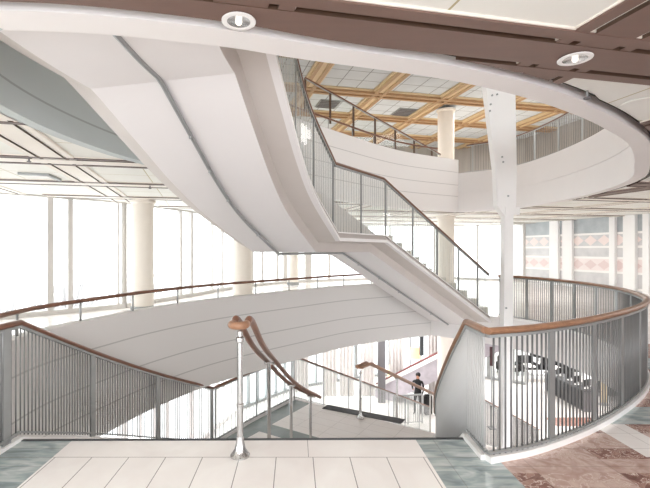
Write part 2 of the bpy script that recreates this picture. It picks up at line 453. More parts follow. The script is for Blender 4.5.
# inner face with a reveal
right2f = offset_path(right2i, [-.03]*len(right2i)); inner_in = offset_path(right2i, [-.012]*len(right2i))
steps = [(right2i, ZC), (right2f, ZC), (right2f, ZC+.62), (inner_in, ZC+.62), (inner_in, ZC+.65), (right2f, ZC+.65), (right2f, Z2+.22), (offset_path(right2i, [.16]*len(right2i)), Z2+.22), (offset_path(right2i, [.16]*len(right2i)), Z2)]
for (A, za), (B, zb) in zip(steps, steps[1:]): loft(bm, A, B, za, zb)
bmesh.ops.remove_doubles(bm, verts=bm.verts, dist=1e-5)
o = struct(link('trim_1', bm, M['white'], smooth=True))
bm = bmesh.new()
loft(bm, ring_o, gap_o, ZC+.11, ZC+.11); loft(bm, gap_o, gap_o, ZC+.11, ZC+.02)
struct(link('trim_2', bm, M['dark']))
# left gallery parapet of the storey above, and its far stretch
bm = bmesh.new()
nsplit = 34
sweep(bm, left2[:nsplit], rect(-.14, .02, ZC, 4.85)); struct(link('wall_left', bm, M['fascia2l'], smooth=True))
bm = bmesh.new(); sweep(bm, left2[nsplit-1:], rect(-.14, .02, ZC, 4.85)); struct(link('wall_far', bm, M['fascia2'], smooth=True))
# gallery parapet of this storey
bm = bmesh.new(); sweep(bm, left1, rect(-.14, .02, -.72, .78)); struct(link('wall_gallery', bm, M['fascia1'], smooth=True))

# ---------------------------------------------------------------- ceiling of the storey above
roof = struct(slab('ceiling', outer, [], ZT+.14, ZT+.5, M['panel2']))
prof2 = lambda: [(-.3,.16),(-.3,.06),(-.22,.06),(-.22,.0),(-.1,0),(-.1,.045),(.1,.045),(.1,0),(.22,0),(.22,.06),(.3,.06),(.3,.16)]
for o, ax in make_beams(S2, O2, ZT, outer, prof2, [M['gold'], M['goldpale']], roof, None, .004):
    struct(o)
    for p in o.data.polygons:
        e = V if ax == 'u' else U
        w = abs(((p.center-O2).dot(e)+S2*50+S2/2) % S2 - S2/2)
        p.material_index = 1 if (ax == 'v' and (.21 < w or w < .105)) or w > .295 else 0

# ---------------------------------------------------------------- outer walls and windows
wn = [0]
def window(p0, p1, z0, z1, mull, label_=None, mw=.09, m='white', sill=.12, head=.12, deep=.12):
    wn[0] += 1
    p0 = Vector((p0[0], p0[1], 0)); p1 = Vector((p1[0], p1[1], 0)); d = p1-p0; L = d.length; a = math.atan2(d.y, d.x)
    bm = bmesh.new()
    def lb(s0, s1, zz0, zz1, dp=deep):
        r = box(bm, (s0, -dp/2, zz0), (s1, dp/2, zz1))
        for v in r: v.co = Matrix.Rotation(a, 3, 'Z') @ v.co + p0
    lb(0, L, z0, z0+sill, deep+.1); lb(0, L, z1-head, z1)
    for q in mull:
        s, w = (q if isinstance(q, tuple) else (q, mw))
        lb(max(0, s-w/2), min(L, s+w/2), z0+sill, z1-head)
    f = struct(link('window_%d' % wn[0], bm, M[m]))
    bm = bmesh.new(); r = box(bm, (0, -.006, z0+sill), (L, .006, z1-head))
    for v in r: v.co = Matrix.Rotation(a, 3, 'Z') @ v.co + p0
    g = link('pane', bm, M['glass'], f); g['kind'] = 'structure'
    return f
def wall(name, p0, p1, z0, z1, m='white', th=.2):
    p0 = Vector((*p0, 0)); p1 = Vector((*p1, 0)); d = (p1-p0); a = math.atan2(d.y, d.x); bm = bmesh.new()
    r = box(bm, (0, -th/2, z0), (d.length, th/2, z1))
    for v in r: v.co = Matrix.Rotation(a, 3, 'Z') @ v.co + p0
    return struct(link(name, bm, M[m] if isinstance(m, str) else m))
def px_on(p0, p1, px):
    """distance along p0-p1 where the image column px meets it"""
    k = (px-CX)/F; (x0, y0), (x1, y1) = p0, p1
    t = (k*y0-x0)/((x1-x0)-k*(y1-y0)); return t*math.hypot(x1-x0, y1-y0)
segs = [((-11,-4),(-11,6.5)),((-11,6.5),(-7.2,10.1)),((-7.2,10.1),(-4.9,12.4)),((-4.9,12.4),(-3.7,15.4)),((-3.7,15.4),(-2.5,19)),((-2.5,19),(0,22)),((0,22),(4,24)),((4,24),(9,24.6)),((9,24.6),(12,22.5))]
mull_px = {2: [(50,.14),(70,.12),(118,.05)], 3: [(180,.10),(192,.10)], 4: [(212,.06),(222,.1)], 5: [(251,.25),(262,.12),(277,.14),(285,.3)], 6: [(308,.35),(329,.12)]}
for i, (a, b) in enumerate(segs):
    L = math.hypot(b[0]-a[0], b[1]-a[1])
    if i in mull_px: ml = [(px_on(a, b, p), w) for p, w in mull_px[i]]
    else: ml = [j*1.3 for j in range(int(L/1.3)+1)]
    ml += [(0, .12), (L, .12)]
    window(a, b, 0, ZC+.1, ml, m='mullion')
    if i < 3: window(a, b, Z2, ZT+.1, [j*1.5 for j in range(int(L/1.5)+1)] + [L], m='cream')
    else: wall('wall_upper', a, b, Z2, ZT+.2, 'panelwall')
    window(a, b, Z0, -.7, [(j*.62, .07 if j % 3 else .18) for j in range(int(L/.62)+1)] + [L], m='steel' if i >= 5 else 'white', mw=.12)
# patterned screen wall on the right of this storey
sa, sb = (12, 22.5), (13.4, 16.5)
wall('wall_right', sa, (15,10), 0, ZC+.1, M['pattern'], .1)
bmk = 0
dirw = Vector((sb[0]-sa[0], sb[1]-sa[1], 0)); Ls = dirw.length; dirw.normalize()
for k, (x0, x1) in enumerate([(510,525.5),(552,560.6),(565,574.6),(612,617.6),(626,638),(645.6,652),(664,672),(700,708),(720,730),(770,780),(800,812)]):
    s0, s1 = px_on(sa, sb, x0), px_on(sa, sb, x1)
    bm = bmesh.new(); r = box(bm, (s0, -.16, 0), (s1, .05, ZC+.1))
    for v in r: v.co = Matrix.Rotation(math.atan2(dirw.y, dirw.x), 3, 'Z') @ v.co + Vector((*sa, 0))
    struct(link('trim_%d' % (k+3), bm, M['lip']))
wall('wall_right', (15,10), (15,-4), 0, ZC+.1, 'white')
wall('wall_upper', (12,22.5), (13.4,16.5), Z2, ZT+.2, 'panelwall'); wall('wall_upper', (13.4,16.5), (15,10), Z2, ZT+.2, 'panelwall')
window((15,10), (15,-4), Z2, ZT+.1, [j*1.4 for j in range(11)], m='cream')
wall('wall_lobby', (9,26), (12,34), Z0, -.6); wall('wall_lobby', (32,34), (32,-4), Z0, -.6)
window((12,34), (32,34), Z0, -.7, [j*1.25 for j in range(17)], m='white')
# snow outside
bm = bmesh.new(); box(bm, (-120,-60,Z0-.45), (120,160,Z0-.32)); struct(link('ground', bm, M['snow']))

# ---------------------------------------------------------------- columns
def column(label, x, y, z0, z1, r=.32, m='cream'):
    t = thing('column', label, 'column', (x, y, z0))
    bm = bmesh.new(); lathe(bm, [(r, z0), (r, z1)], (x, y, 0), 32); link('shaft', bm, M[m], t, True)
    bm = bmesh.new(); lathe(bm, [(r+.03, z0), (r+.03, z0+.12), (r+.004, z0+.14)], (x, y, 0), 32); link('base', bm, M['steel'], t, True)
    bm = bmesh.new(); lathe(bm, [(r+.004, z1-.1), (r+.05, z1-.06), (r+.05, z1)], (x, y, 0), 32); link('capital', bm, M[m], t, True)
    return t
column('round cream column on the storey above, behind its curved parapet', 6.1, 17.5, Z2, ZT)
column('round cream column on the entrance storey seen through the glass of the rising stairs', 6.1, 17.5, 0, ZC)
column('round cream column in the lower lobby under the foot of the rising stairs', 6.1, 17.5, Z0, -.7)
column('cream column between the two left-hand windows, tallest and nearest', -4.15, 11.8, 0, ZC, .29)
column('cream column beside the gallery where the underside of the stairs ends', -1.62, 13.4, 0, ZC, .3)
column('small distant cream column behind the long gallery rail, in the middle', -.1, 20.5, 0, ZC, .26)
# tapered white pillar in the well
t = thing('pillar', 'tall white pillar, wider at the top, rising through the stairwell', 'pillar', (4.55, 9.5, Z0))
bm = bmesh.new()
Yp = 9.5
def xp(px): return (px-CX)*Yp/F
lev = [(Z0, 500, 509), (-2.8, 501, 510), (.2, 502, 511), (2.38, 502.5, 511.5), (2.62, 495, 514), (3.3, 494, 514.5), (5.3, 483.5, 513), (ZT, 470, 511)]
rings = []
for z, a, b in lev:
    d = .1
    rings.append([bm.verts.new((xp(a), Yp-d, z)), bm.verts.new((xp(b), Yp-d, z)), bm.verts.new((xp(b), Yp+d, z)), bm.verts.new((xp(a), Yp+d, z))])
for r0, r1 in zip(rings, rings[1:]):
    for i in range(4): bm.faces.new((r0[i], r0[(i+1) % 4], r1[(i+1) % 4], r1[i]))
bm.faces.new(rings[0]); bm.faces.new(rings[-1])
bmesh.ops.bevel(bm, geom=[e for e in bm.edges if abs((e.verts[0].co-e.verts[1].co).z) > .3], offset=.015, segments=2, affect='EDGES')
link('shaft', bm, M['lip'], t)
bm = bmesh.new(); box(bm, (xp(510), 9.42, 2.42), (xp(518), 9.58, 2.58)); link('bracket', bm, M['lip'], t)
bm = bmesh.new(); box(bm, (xp(503), 9.38, 2.42), (xp(513), 9.402, 2.58)); link('bolt_plate', bm, M['lip'], t)
bolt0 = None
for px, py in ((492,95.5),(497,94.5),(490.5,104.5),(489.8,111),(503,162),(508,196),(502,157),(506,308)):
    q = unpx(px, py, 9.4)
    bm = bmesh.new(); prism(bm, (q.x, 9.4, q.z), (q.x, 9.38, q.z), .02, 8); link('bolt', bm, M['steel'], t)

# ---------------------------------------------------------------- balustrades
CAM = Vector((0, 0, EYE))
rod_mesh = {}
def get_rod(h, r, m):
    key = (round(h, 3), r, m)
    if key not in rod_mesh:
        bm = bmesh.new(); prism(bm, (0,0,0), (0,0,h), r, 6)
        me = bpy.data.meshes.new('rod'); bm.to_mesh(me); bm.free(); me.materials.append(M[m])
        for p in me.polygons: p.use_smooth = len(p.vertices) == 4
        rod_mesh[key] = me
    return rod_mesh[key]
def balustrade(label, path, rail=1.046, rods=.057, posts=.69, base=.05, curb=None, rodm='rod', rod_r=.0075, woodm='wood',
               rail_w=.075, rail_h=.055, glass_=False, post_w=.065, name='balustrade', first_post=0.0, rail_path=None, group=None, post_m='steel', limit=100):
    path = [Vector(p) for p in path]
    t = thing(name, label, 'balustrade', tuple(path[0]), group)
    up = lambda z: [p+Vector((0, 0, z)) for p in path]
    bm = bmesh.new(); sweep(bm, rail_path or up(rail), oval(rail_w, rail_h, 12, -rail_h/2)); link('handrail', bm, M[woodm], t, True)
    bm = bmesh.new(); sweep(bm, up(rail-rail_h-.012), rect(-.018, .018, -.012, .012)); link('top_bar', bm, M['steel'], t)
    if rods:
        bm = bmesh.new(); sweep(bm, up(base+.02), rect(-.015, .015, -.01, .01)); link('bottom_bar', bm, M['steel'], t)
    L = plen(path)
    if curb:
        bm = bmesh.new(); sweep(bm, path, rect(-curb[0]/2, curb[0]/2, curb[2] if len(curb) > 2 else 0, curb[1])); link('curb', bm, M['lip'], t)
    n = int(L/posts) if posts else 0; ps = []
    hp = rail-rail_h
    if n:
        bm = bmesh.new(); box(bm, (-.01, -post_w/2, 0), (.01, post_w/2, hp)); me = bpy.data.meshes.new('post'); bm.to_mesh(me); bm.free(); me.materials.append(M[post_m])
        for i in range(n+1):
            s = first_post + i*posts
            if s > L: break
            ps.append(s); p, d = at_len(path, s)
            o = bpy.data.objects.new('post', me); C.objects.link(o); o.parent = t; o.location = p-path[0]
            o.rotation_euler = (0, 0, math.atan2(d.y, d.x)+PI/2*0 + PI/2)
    if rods:
        h = rail-rail_h-base; me = get_rod(h, rod_r, rodm)
        pl = []
        k = int(L/rods)
        for i in range(1, k):
            s = i*rods
            if any(abs(s-q) < rods*.45 for q in ps): continue
            p, d = at_len(path, s); pl.append(p+Vector((0, 0, base)))
        pl.sort(key=lambda p: (p-CAM).length)
        for p in pl[:limit]:
            o = bpy.data.objects.new('rod', me); C.objects.link(o); o.parent = t; o.location = p-path[0]
        if len(pl) > limit:
            bm = bmesh.new()
            for p in pl[limit:]: prism(bm, p, p+Vector((0, 0, h)), rod_r, 5)
            o = link('rod', bm, M[rodm], t); o['kind'] = 'stuff'
    if glass_:
        bm = bmesh.new(); sweep(bm, up(0), rect(-.005, .005, base, rail-rail_h)); link('glass_panel', bm, M['glass'], t)
    return t
# right: round the well on this storey
balustrade('long curved balustrade of vertical steel rods and wood handrail, right side of the stairwell', right1, curb=(.075, .05), first_post=.70, posts=.70)
# right inner: short stub then down the first flight
inner = catmull([(1.51,3.8,0),(1.61,4.5,-.48),(1.84,5.6,-1.19),(2.15,6.6,-1.85)], 8)
inner = [Vector((1.5,3.4,0))] + inner
balustrade('balustrade with wood handrail plunging down the inner, right side of the descending stairs', inner, curb=(.08, .04, -.25), rods=.04, posts=0, rod_r=.0075, rodm='rodpale')
# left: stub and first flight
outerp = [Vector((-2.43,2.9,0)), Vector((-2.40,3.6,0))] + catmull([(-2.39,3.76,0),(-2.33,5.3,-.67),(-1.97,6.6,-1.29),(-1.47,7.78,-1.85)], 8)
balustrade('steel rod balustrade with brown handrail down the outer, left side of the descending stairs', outerp, curb=(.06, .03, -.3), first_post=.70, posts=1.56, rods=.058, rod_r=.006, woodm='wooddark', post_w=.09, rail_w=.07, rail_h=.05)
land = [Vector((-1.44,7.83,ZL)), Vector((-.9,8.8,ZL)), Vector((-.05,10.1,ZL))]
balustrade('level balustrade with thin brown rail round the outer edge of the intermediate landing', land, rods=.12, posts=1.3, post_w=.035, woodm='wooddark', rod_r=.006, rodm='rodpale', curb=(.06, .06), glass_=True, rail_w=.06, rail_h=.045)
D2 = Vector((.63,.775,0)).normalized(); run2 = 8.2
fl2 = [Vector((-.02,10.12,ZL)), Vector((-.02,10.12,ZL))+D2*run2+Vector((0,0,Z0-ZL))]
balustrade('balustrade with thin brown rail along the far side of the lowest flight', fl2, rods=.10, posts=1.3, post_w=.035, woodm='wooddark', rod_r=.006, rodm='rodpale', curb=(.06, .05, -.2), glass_=True, rail_w=.06, rail_h=.045)
fr = Vector((2.95,8.05,ZL))
balustrade('grey rod balustrade on the near side of the lowest flight, beyond the landing', [fr, fr+D2*run2+Vector((0,0,Z0-ZL))], rods=.12, posts=1.1, woodm='wooddark', rod_r=.008, rail_w=.06, rail_h=.045)

balustrade('short grey rod railing on the lobby floor in front of the person in black', [(3.95,17.3,Z0),(5.15,17.5,Z0)], rail=1.2, rods=.085, posts=.6, woodm='steel', rod_r=.014, rail_w=.05, rail_h=.04)
# low rail standing on the gallery parapet of this storey
def parapet_rail(label, path, z_top, z_rail, every, woodm='wooddark'):
    t = thing('parapet_rail', label, 'handrail', tuple(path[0]))
    bm = bmesh.new(); sweep(bm, [p+Vector((0,0,z_rail)) for p in path], oval(.07, .05, 12, -.025)); link('handrail', bm, M[woodm], t, True)
    L = plen(path); me = get_rod(z_rail-.05-z_top, .013, 'steel')
    s = .35
    while s < L:
        p, d = at_len(path, s)
        o = bpy.data.objects.new('post', me); C.objects.link(o); o.parent = t; o.location = p-path[0]+Vector((0,0,z_top)); s += every
    return t
mid1 = offset_path(left1, [-.07]*len(left1))
parapet_rail('long slim wooden rail on short posts, on the grey gallery parapet left', mid1, .78, 1.05, .95)
mid2 = offset_path(left2, [-.07]*len(left2))
parapet_rail('brown rail on the curved white parapet of the storey above, left of the column', mid2[nsplit-6:-2], 4.85, 5.18, 1.1)
# right gallery of the storey above
ru = [p+Vector((0,0,Z2+.22)) for p in offset_path(right2i, [.08]*len(right2i))][54:-1]
balustrade('curved rod balustrade with brown rail on the white ring of the storey above, right', ru, rail=1.0, rods=.085, posts=1.15, woodm='wooddark', base=.02, post_w=.05, rail_w=.06, rail_h=.045, rod_r=.008)
# glass balustrade sloping behind the upper parapet
bs = [Vector((.3,12.75,5.75)), Vector((5.35,15.95,4.2))]
balustrade('sloping glass balustrade with brown rail and posts on the storey above, under the wood ceiling', bs, rail=1.0, rods=0, posts=.95, woodm='wooddark', base=.0, glass_=True, post_w=.07, rail_w=.07, rail_h=.05, post_m='browntrim')

# ---------------------------------------------------------------- descending staircase
t = thing('descending_staircase', 'wide staircase going down from the white tiles to a pale landing and lobby', 'staircase', (0, 3.8, 0))
NL = 12
Lp = catmull([(-2.39,3.76,0),(-2.33,5.3,0),(-1.97,6.6,0),(-1.47,7.78,0)], 8); Rp = catmull([(1.51,3.8,0),(1.61,4.5,0),(1.84,5.6,0),(2.15,6.6,0)], 8)
bm = bmesh.new()
for i in range(NL):
    a0, a1 = i/NL, (i+1)/NL
    q = [at_len(Lp, plen(Lp)*a0)[0], at_len(Rp, plen(Rp)*a0)[0], at_len(Rp, plen(Rp)*a1)[0], at_len(Lp, plen(Lp)*a1)[0]]
    zt = -(i+1)*1.85/NL + (0 if i < NL-1 else 0)
    zt = max(zt, ZL+.001)
    b0 = [bm.verts.new((p.x, p.y, zt-.35)) for p in q]; b1 = [bm.verts.new((p.x, p.y, zt)) for p in q]
    bm.faces.new(b1); bm.faces.new(list(reversed(b0)))
    for k in range(4): bm.faces.new((b0[k], b0[(k+1) % 4], b1[(k+1) % 4], b1[k]))
link('flight', bm, M['landing'], t)
slab('landing', [(-1.5,7.75),(-.05,10.15),(2.98,8.05),(2.2,6.55)], [], ZL-.35, ZL, M['landing'], t)
bm = bmesh.new(); n2 = 23
e0, e1 = Vector((-.05,10.15,0)), Vector((2.98,8.05,0))
for i in range(n2):
    s0, s1 = run2*i/n2, run2*(i+1)/n2; zt = ZL-(i+1)*(ZL-Z0)/n2
    q = [e0+D2*s0, e1+D2*s0, e1+D2*s1, e0+D2*s1]
    b0 = [bm.verts.new((p.x, p.y, max(zt-.35, Z0))) for p in q]; b1 = [bm.verts.new((p.x, p.y, zt+.001)) for p in q]
    bm.faces.new(b1); bm.faces.new(list(reversed(b0)))
    for k in range(4): bm.faces.new((b0[k], b0[(k+1) % 4], b1[(k+1) % 4], b1[k]))
link('flight', bm, M['floor0'], t)
bm = bmesh.new(); sa_, sb_ = unpx(322,408,9.55), unpx(401,425,8.7)
dd = Vector((sb_.x-sa_.x, sb_.y-sa_.y, 0)).normalized(); pp = Vector((sa_.x, sa_.y, ZL+.004)); pe = Vector((sb_.x, sb_.y, ZL+.004))
nn = Vector((.56,.83,0)).normalized()
vs = [bm.verts.new(p) for p in (pp, pe, pe+nn*.26, pp+nn*.26)]; bm.faces.new(vs); r = bmesh.ops.extrude_face_region(bm, geom=bm.faces[:]); bmesh.ops.translate(bm, verts=[v for v in r['geom'] if isinstance(v, bmesh.types.BMVert)], vec=(0,0,.01))
o = link('mat', bm, M['nosing'], t); o['label'] = 'dark grey strip at the head of the lowest flight'
bm = bmesh.new(); sweep(bm, [(-2.39,3.765,0),(1.51,3.80,0)], rect(-.0, .03, -.05, .006)); o = link('nosing', bm, M['nosing'], t); o['label'] = 'dark nosing along the top step'

# ---------------------------------------------------------------- central handrails
def newel_rail(label, base, pathc, post_idx, zfn, tw=.11, newel_h=1.0, loop=True):
    t = thing('stair_handrail', label, 'handrail', tuple(base))
    b = Vector(base)
    bm = bmesh.new(); lathe(bm, [(.078,0),(.078,.012),(.066,.025),(.045,.06),(.034,.11),(.028,.16)], b, 24); link('newel_base', bm, M['chrome'], t, True)
    bm = bmesh.new(); lathe(bm, [(.026,.14),(.026,.40),(.031,.405),(.031,.42),(.024,.425),(.024,newel_h-.09),(.035,newel_h-.08),(.035,newel_h-.05),(.022,newel_h-.04),(.022,newel_h)], b, 20); link('newel_post', bm, M['chrome'], t, True)
    pathc = [Vector(p) for p in pathc]
    for sgn, nm in ((-1, 'handrail'), (1, 'handrail')):
        side = offset_path(pathc, [sgn*tw/2]*len(pathc))
        bm = bmesh.new(); sweep(bm, side, oval(.058, .062, 12, 0)); link(nm, bm, M['wooddark' if loop else 'wood'], t, True)
    # wooden cap joining both rails over the newel
    d = (pathc[1]-pathc[0]); d.z = 0; d.normalize(); c = pathc[0]; nrm = Vector((d.y, -d.x, 0))
    cap = [c+nrm*(tw/2)+Vector((0,0,0)), c+nrm*(tw/2)-d*.05, c+nrm*.02-d*.085, c-nrm*.02-d*.085, c-nrm*(tw/2)-d*.05, c-nrm*(tw/2)]
    bm = bmesh.new(); sweep(bm, catmull(cap, 4), oval(.062, .064, 12, 0)); link('rail_cap', bm, M['wood'], t, True)
    L = plen(pathc)
    bm0 = None
    for f in post_idx:
        p, d = at_len(pathc, L*f)
        bm = bmesh.new(); zf = zfn(p); prism(bm, (p.x, p.y, zf), (p.x, p.y, p.z-.05), .022, 14); o = link('post', bm, M['chrome'], t, True)
        bm = bmesh.new(); nrm = Vector((d.y, -d.x, 0)).normalized()
        a = Vector((p.x, p.y, p.z-.05)); prism(bm, a-nrm*tw/2, a+nrm*tw/2, .014, 8); prism(bm, a-nrm*tw/2, a-nrm*tw/2+Vector((0,0,.03)), .008, 6); prism(bm, a+nrm*tw/2, a+nrm*tw/2+Vector((0,0,.03)), .008, 6)
        link('saddle', bm, M['chrome'], t, True)
    return t
cp = catmull([(-.44,3.46,1.06),(-.42,3.62,1.06),(-.38,4.35,.70),(-.30,5.1,.36),(-.03,6.25,-.28),(.36,7.15,-.77)], 8)
newel_rail('double wooden handrail on a polished steel newel post at the head of the stairs', (-.44,3.47,0), cp, (.42,.72,.93), lambda p: max(p.z-1.35, ZL+.01))
b2 = Vector((1.36,9.0,ZL)); cp2 = [b2+Vector((0,0,1.08)), b2+D2*.35+Vector((0,0,1.08)), b2+D2*2.5+Vector((0,0,.13)), b2+D2*6+Vector((0,0,-1.4))]
newel_rail('smaller double handrail with golden wood cap, standing on the lower landing', b2, cp2, (.28,.62,.95), lambda p: p.z-1.1, tw=.12, loop=False)

# ---------------------------------------------------------------- rising staircase overhead
def nv(x, y): return Vector((x, y, 0)).normalized()
keyA = [  # plan of the outer (right) edge, height of the lip, direction to the left edge; top to mid landing
 ((-.28,2.62),3.66,nv(-1,.12)), ((-.25,3.1),3.43,nv(-.98,.2)), ((-.18,3.55),3.22,nv(-.965,.26)), ((-.07,4.15),2.94,nv(-.95,.31)), ((.06,4.8),2.63,nv(-.93,.36)), ((.25,5.5),2.28,nv(-.89,.46)), ((.65,6.5),1.785,nv(-.81,.58))]
keyB = [((1.66,7.9),1.785,nv(-.6,.8)), ((2.55,8.66),1.24,nv(-.60,.79)), ((3.3,9.28),.78,nv(-.62,.78)), ((4.75,10.5),-.11,nv(-.63,.77))]
def interp(keys, n):
    P = catmull([(k[0][0], k[0][1], k[1]) for k in keys], n); N = catmull([k[2] for k in keys], n)
    return [(p, v.normalized()) for p, v in zip(P, N)]
secA = interp(keyA, 5); secB = interp(keyB, 5); secs = secA + secB
FLATZ = 3.09
lower_prof = [(0,.14),(0,.12),(.04,.12),(.04,.05),(-.03,.05),(-.03,0),(.05,0),(.36,-.02),(.40,-.17),(1.68,-.17),(1.97,-.04),(1.97,.14)]
def secpoint(p, v, w, dz, slope=True):
    z = p.z+dz
    if w > .2 and dz < 0: z = min(z, FLATZ+(.13 if dz == -.04 else .15 if dz == -.02 else 0))
    return Vector((p.x, p.y, 0))+v*w+Vector((0,0,z))
t = thing('rising_staircase', 'huge white curved staircase rising overhead, smooth pale underside with stepped edge', 'staircase', (4.75, 10.5, 0))
bm = bmesh.new()
allv = []
for i, (p, v) in enumerate(secs):
    kf = min(1, .66+.34*i/len(secA))
    allv.append([bm.verts.new(secpoint(p, v, w*kf if .3 < w < .5 else w, dz)) for w, dz in lower_prof])
np_ = len(lower_prof)
for a, b in zip(allv, allv[1:]):
    for i in range(np_-1):
        f = bm.faces.new((a[i], a[i+1], b[i+1], b[i]))
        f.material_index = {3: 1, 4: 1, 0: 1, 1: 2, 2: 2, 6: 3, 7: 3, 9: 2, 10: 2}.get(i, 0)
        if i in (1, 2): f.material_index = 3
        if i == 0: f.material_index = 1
bm.faces.new(allv[0]); bm.faces.new(list(reversed(allv[-1])))
o = link('soffit', bm, [M['soffit'], M['lip'], M['bevel'], M['bevel']], t, True)  # last slot: stepped band darkened as painted shade, and the lip gap
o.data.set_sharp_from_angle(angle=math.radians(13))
# treads between the edges
def plan_at(keysec, f): 
    i = f*(len(keysec)-1); k = min(int(i), len(keysec)-2); u = i-k
    return keysec[k][0].lerp(keysec[k+1][0], u), keysec[k][1].lerp(keysec[k+1][1], u)
bm = bmesh.new()
def steps_on(sec, n):
    for i in range(n):
        (p0, v0), (p1, v1) = plan_at(sec, i/n), plan_at(sec, (i+1)/n)
        zt = p0.z+.14
        q = [p0+v0*.07, p0+v0*1.88, p1+v1*1.88, p1+v1*.07]
        zs = [p0.z, p0.z, p1.z, p1.z]
        b0 = [bm.verts.new((c.x, c.y, z_)) for c, z_ in zip(q, zs)]; b1 = [bm.verts.new((c.x, c.y, zt)) for c in q]
        bm.faces.new(b1); bm.faces.new(list(reversed(b0)))
        for k in range(4): bm.faces.new((b0[k], b0[(k+1) % 4], b1[(k+1) % 4], b1[k]))
steps_on(secA, 12); steps_on(secB, 12)
link('flight', bm, M['cream'], t)
(pa, va), (pb, vb) = secA[-1], secB[0]
slab('landing', [(c.x, c.y) for c in (pa+va*.07, pa+va*1.88, pb+vb*1.88, pb+vb*.07)], [], pa.z+.0, pa.z+.145, M['cream'], t)
# solid parapet on the far side
bm = bmesh.new()
ring = []
for p, v in secs:
    a, b = p+v*1.82, p+v*1.92
    z0, z1 = p.z+.1, p.z+1.12
    ring.append([bm.verts.new((a.x, a.y, z0)), bm.verts.new((a.x, a.y, z1)), bm.verts.new((b.x, b.y, z1)), bm.verts.new((b.x, b.y, z0))])
for a, b in zip(ring, ring[1:]):
    for i in range(4): bm.faces.new((a[i], a[(i+1) % 4], b[(i+1) % 4], b[i]))
bm.faces.new(ring[0]); bm.faces.new(ring[-1]); link('parapet', bm, M['white'], t, True)
# pipe running under the soffit with clips
gp = [secpoint(p, v, 1.15 if i >= len(secA) else .93+.22*(i/len(secA))**1.5, -.20) for i, (p, v) in enumerate(secs)]
bm = bmesh.new(); sweep(bm, gp, oval(.045, .045, 8)); o = link('pipe', bm, M['steel'], t, True); o['label'] = 'grey pipe fixed along the underside'
for k in (14, 18, 22, 27, 30, 33, 36, 40, 44):
    if k < len(gp):
        bm = bmesh.new(); c = gp[k]; box(bm, (c.x-.012, c.y-.012, c.z-.04), (c.x+.012, c.y+.012, c.z+.03)); link('clip', bm, M['steel'], t)
# its glass and rod balustrade
bp = [p+v*.06+Vector((0,0,.06)) for p, v in secs]
balustrade('glass balustrade with pale rods and slim brown handrail along the rising white stairs', bp[2:], rail=1.14, rods=.085, posts=.95, base=.0, woodm='wooddark', rodm='rodpale', rod_r=.005, glass_=True, rail_w=.055, rail_h=.05, post_w=.035, first_post=.35)

# ---------------------------------------------------------------- lights in the ceilings
def downlight(label, x, y, z, r=.11, group=None, power=0, col=(1,.95,.88)):
    t = thing('downlight', label, 'ceiling light', (x, y, z), group)
    bm = bmesh.new(); lathe(bm, [(r,-.001),(r+.02,-.006),(r+.02,-.012),(r,-.016),(r-.012,-.012),(r-.012,.0)], (x, y, z), 28); link('trim_ring', bm, M['lip'], t, True)
    bm = bmesh.new(); 
    rr = []
    for q, zz in ((r-.012,-.012),(r-.03,-.009),(r-.06,-.006),(.02,-.004)): rr.append([bm.verts.new((x+q*math.cos(2*PI*i/28), y+q*math.sin(2*PI*i/28), z+zz)) for i in range(28)])
    for a, b in zip(rr, rr[1:]):
        for i in range(28): bm.faces.new((a[i], a[(i+1) % 28], b[(i+1) % 28], b[i]))
    link('reflector', bm, M['chrome'], t, False)
    bm = bmesh.new(); bmesh.ops.create_uvsphere(bm, u_segments=12, v_segments=8, radius=.02, matrix=Matrix.Translation((x, y, z-.012))); link('bulb', bm, M['bulb'], t, True)
    if power:
        ld = bpy.data.lights.new('lamp', 'SPOT'); ld.energy = power; ld.spot_size = math.radians(150); ld.spot_blend = .8; ld.shadow_soft_size = r; ld.color = col
        lo = bpy.data.objects.new('lamp', ld); C.objects.link(lo); lo.parent = t; lo.location = (0, 0, -.06)
    return t
downlight('round chrome downlight in the brown ceiling beam, top left of centre', O1.x, O1.y, ZC, .08, power=25)
q = O1+U*S1; downlight('round chrome downlight where two brown beams cross, upper right', q.x, q.y, ZC, .09, power=25)
# small fittings on the ceiling panels
def bmfit(name, label, cat, prof, x, y, m):
    bm = bmesh.new(); lathe(bm, prof, (x, y, ZC+.03), 24); o = link(name, bm, m, None, True); return tag(o, label, cat)
bmfit('ceiling_speaker', 'round pale grey speaker grille in the ceiling panel, upper right', 'speaker', [(.17,0),(.18,-.006),(.17,-.014),(.14,-.012),(.0,-.010)], 3.25, 4.05, M['panel1'])
t = thing('sprinkler', 'small dark sprinkler head under the ceiling panel, upper right', 'sprinkler', (2.53, 3.75, ZC+.03))
bm = bmesh.new(); prism(bm, (2.53,3.75,ZC+.03), (2.53,3.75,ZC-.03), .01, 8); link('stem', bm, M['steel'], t)
bm = bmesh.new(); prism(bm, (2.53,3.75,ZC-.03), (2.53,3.75,ZC-.04), .028, 12); link('deflector', bm, M['greycounter'], t)
for (px, py, nm) in ((66,172,'wall side'),):
    pass
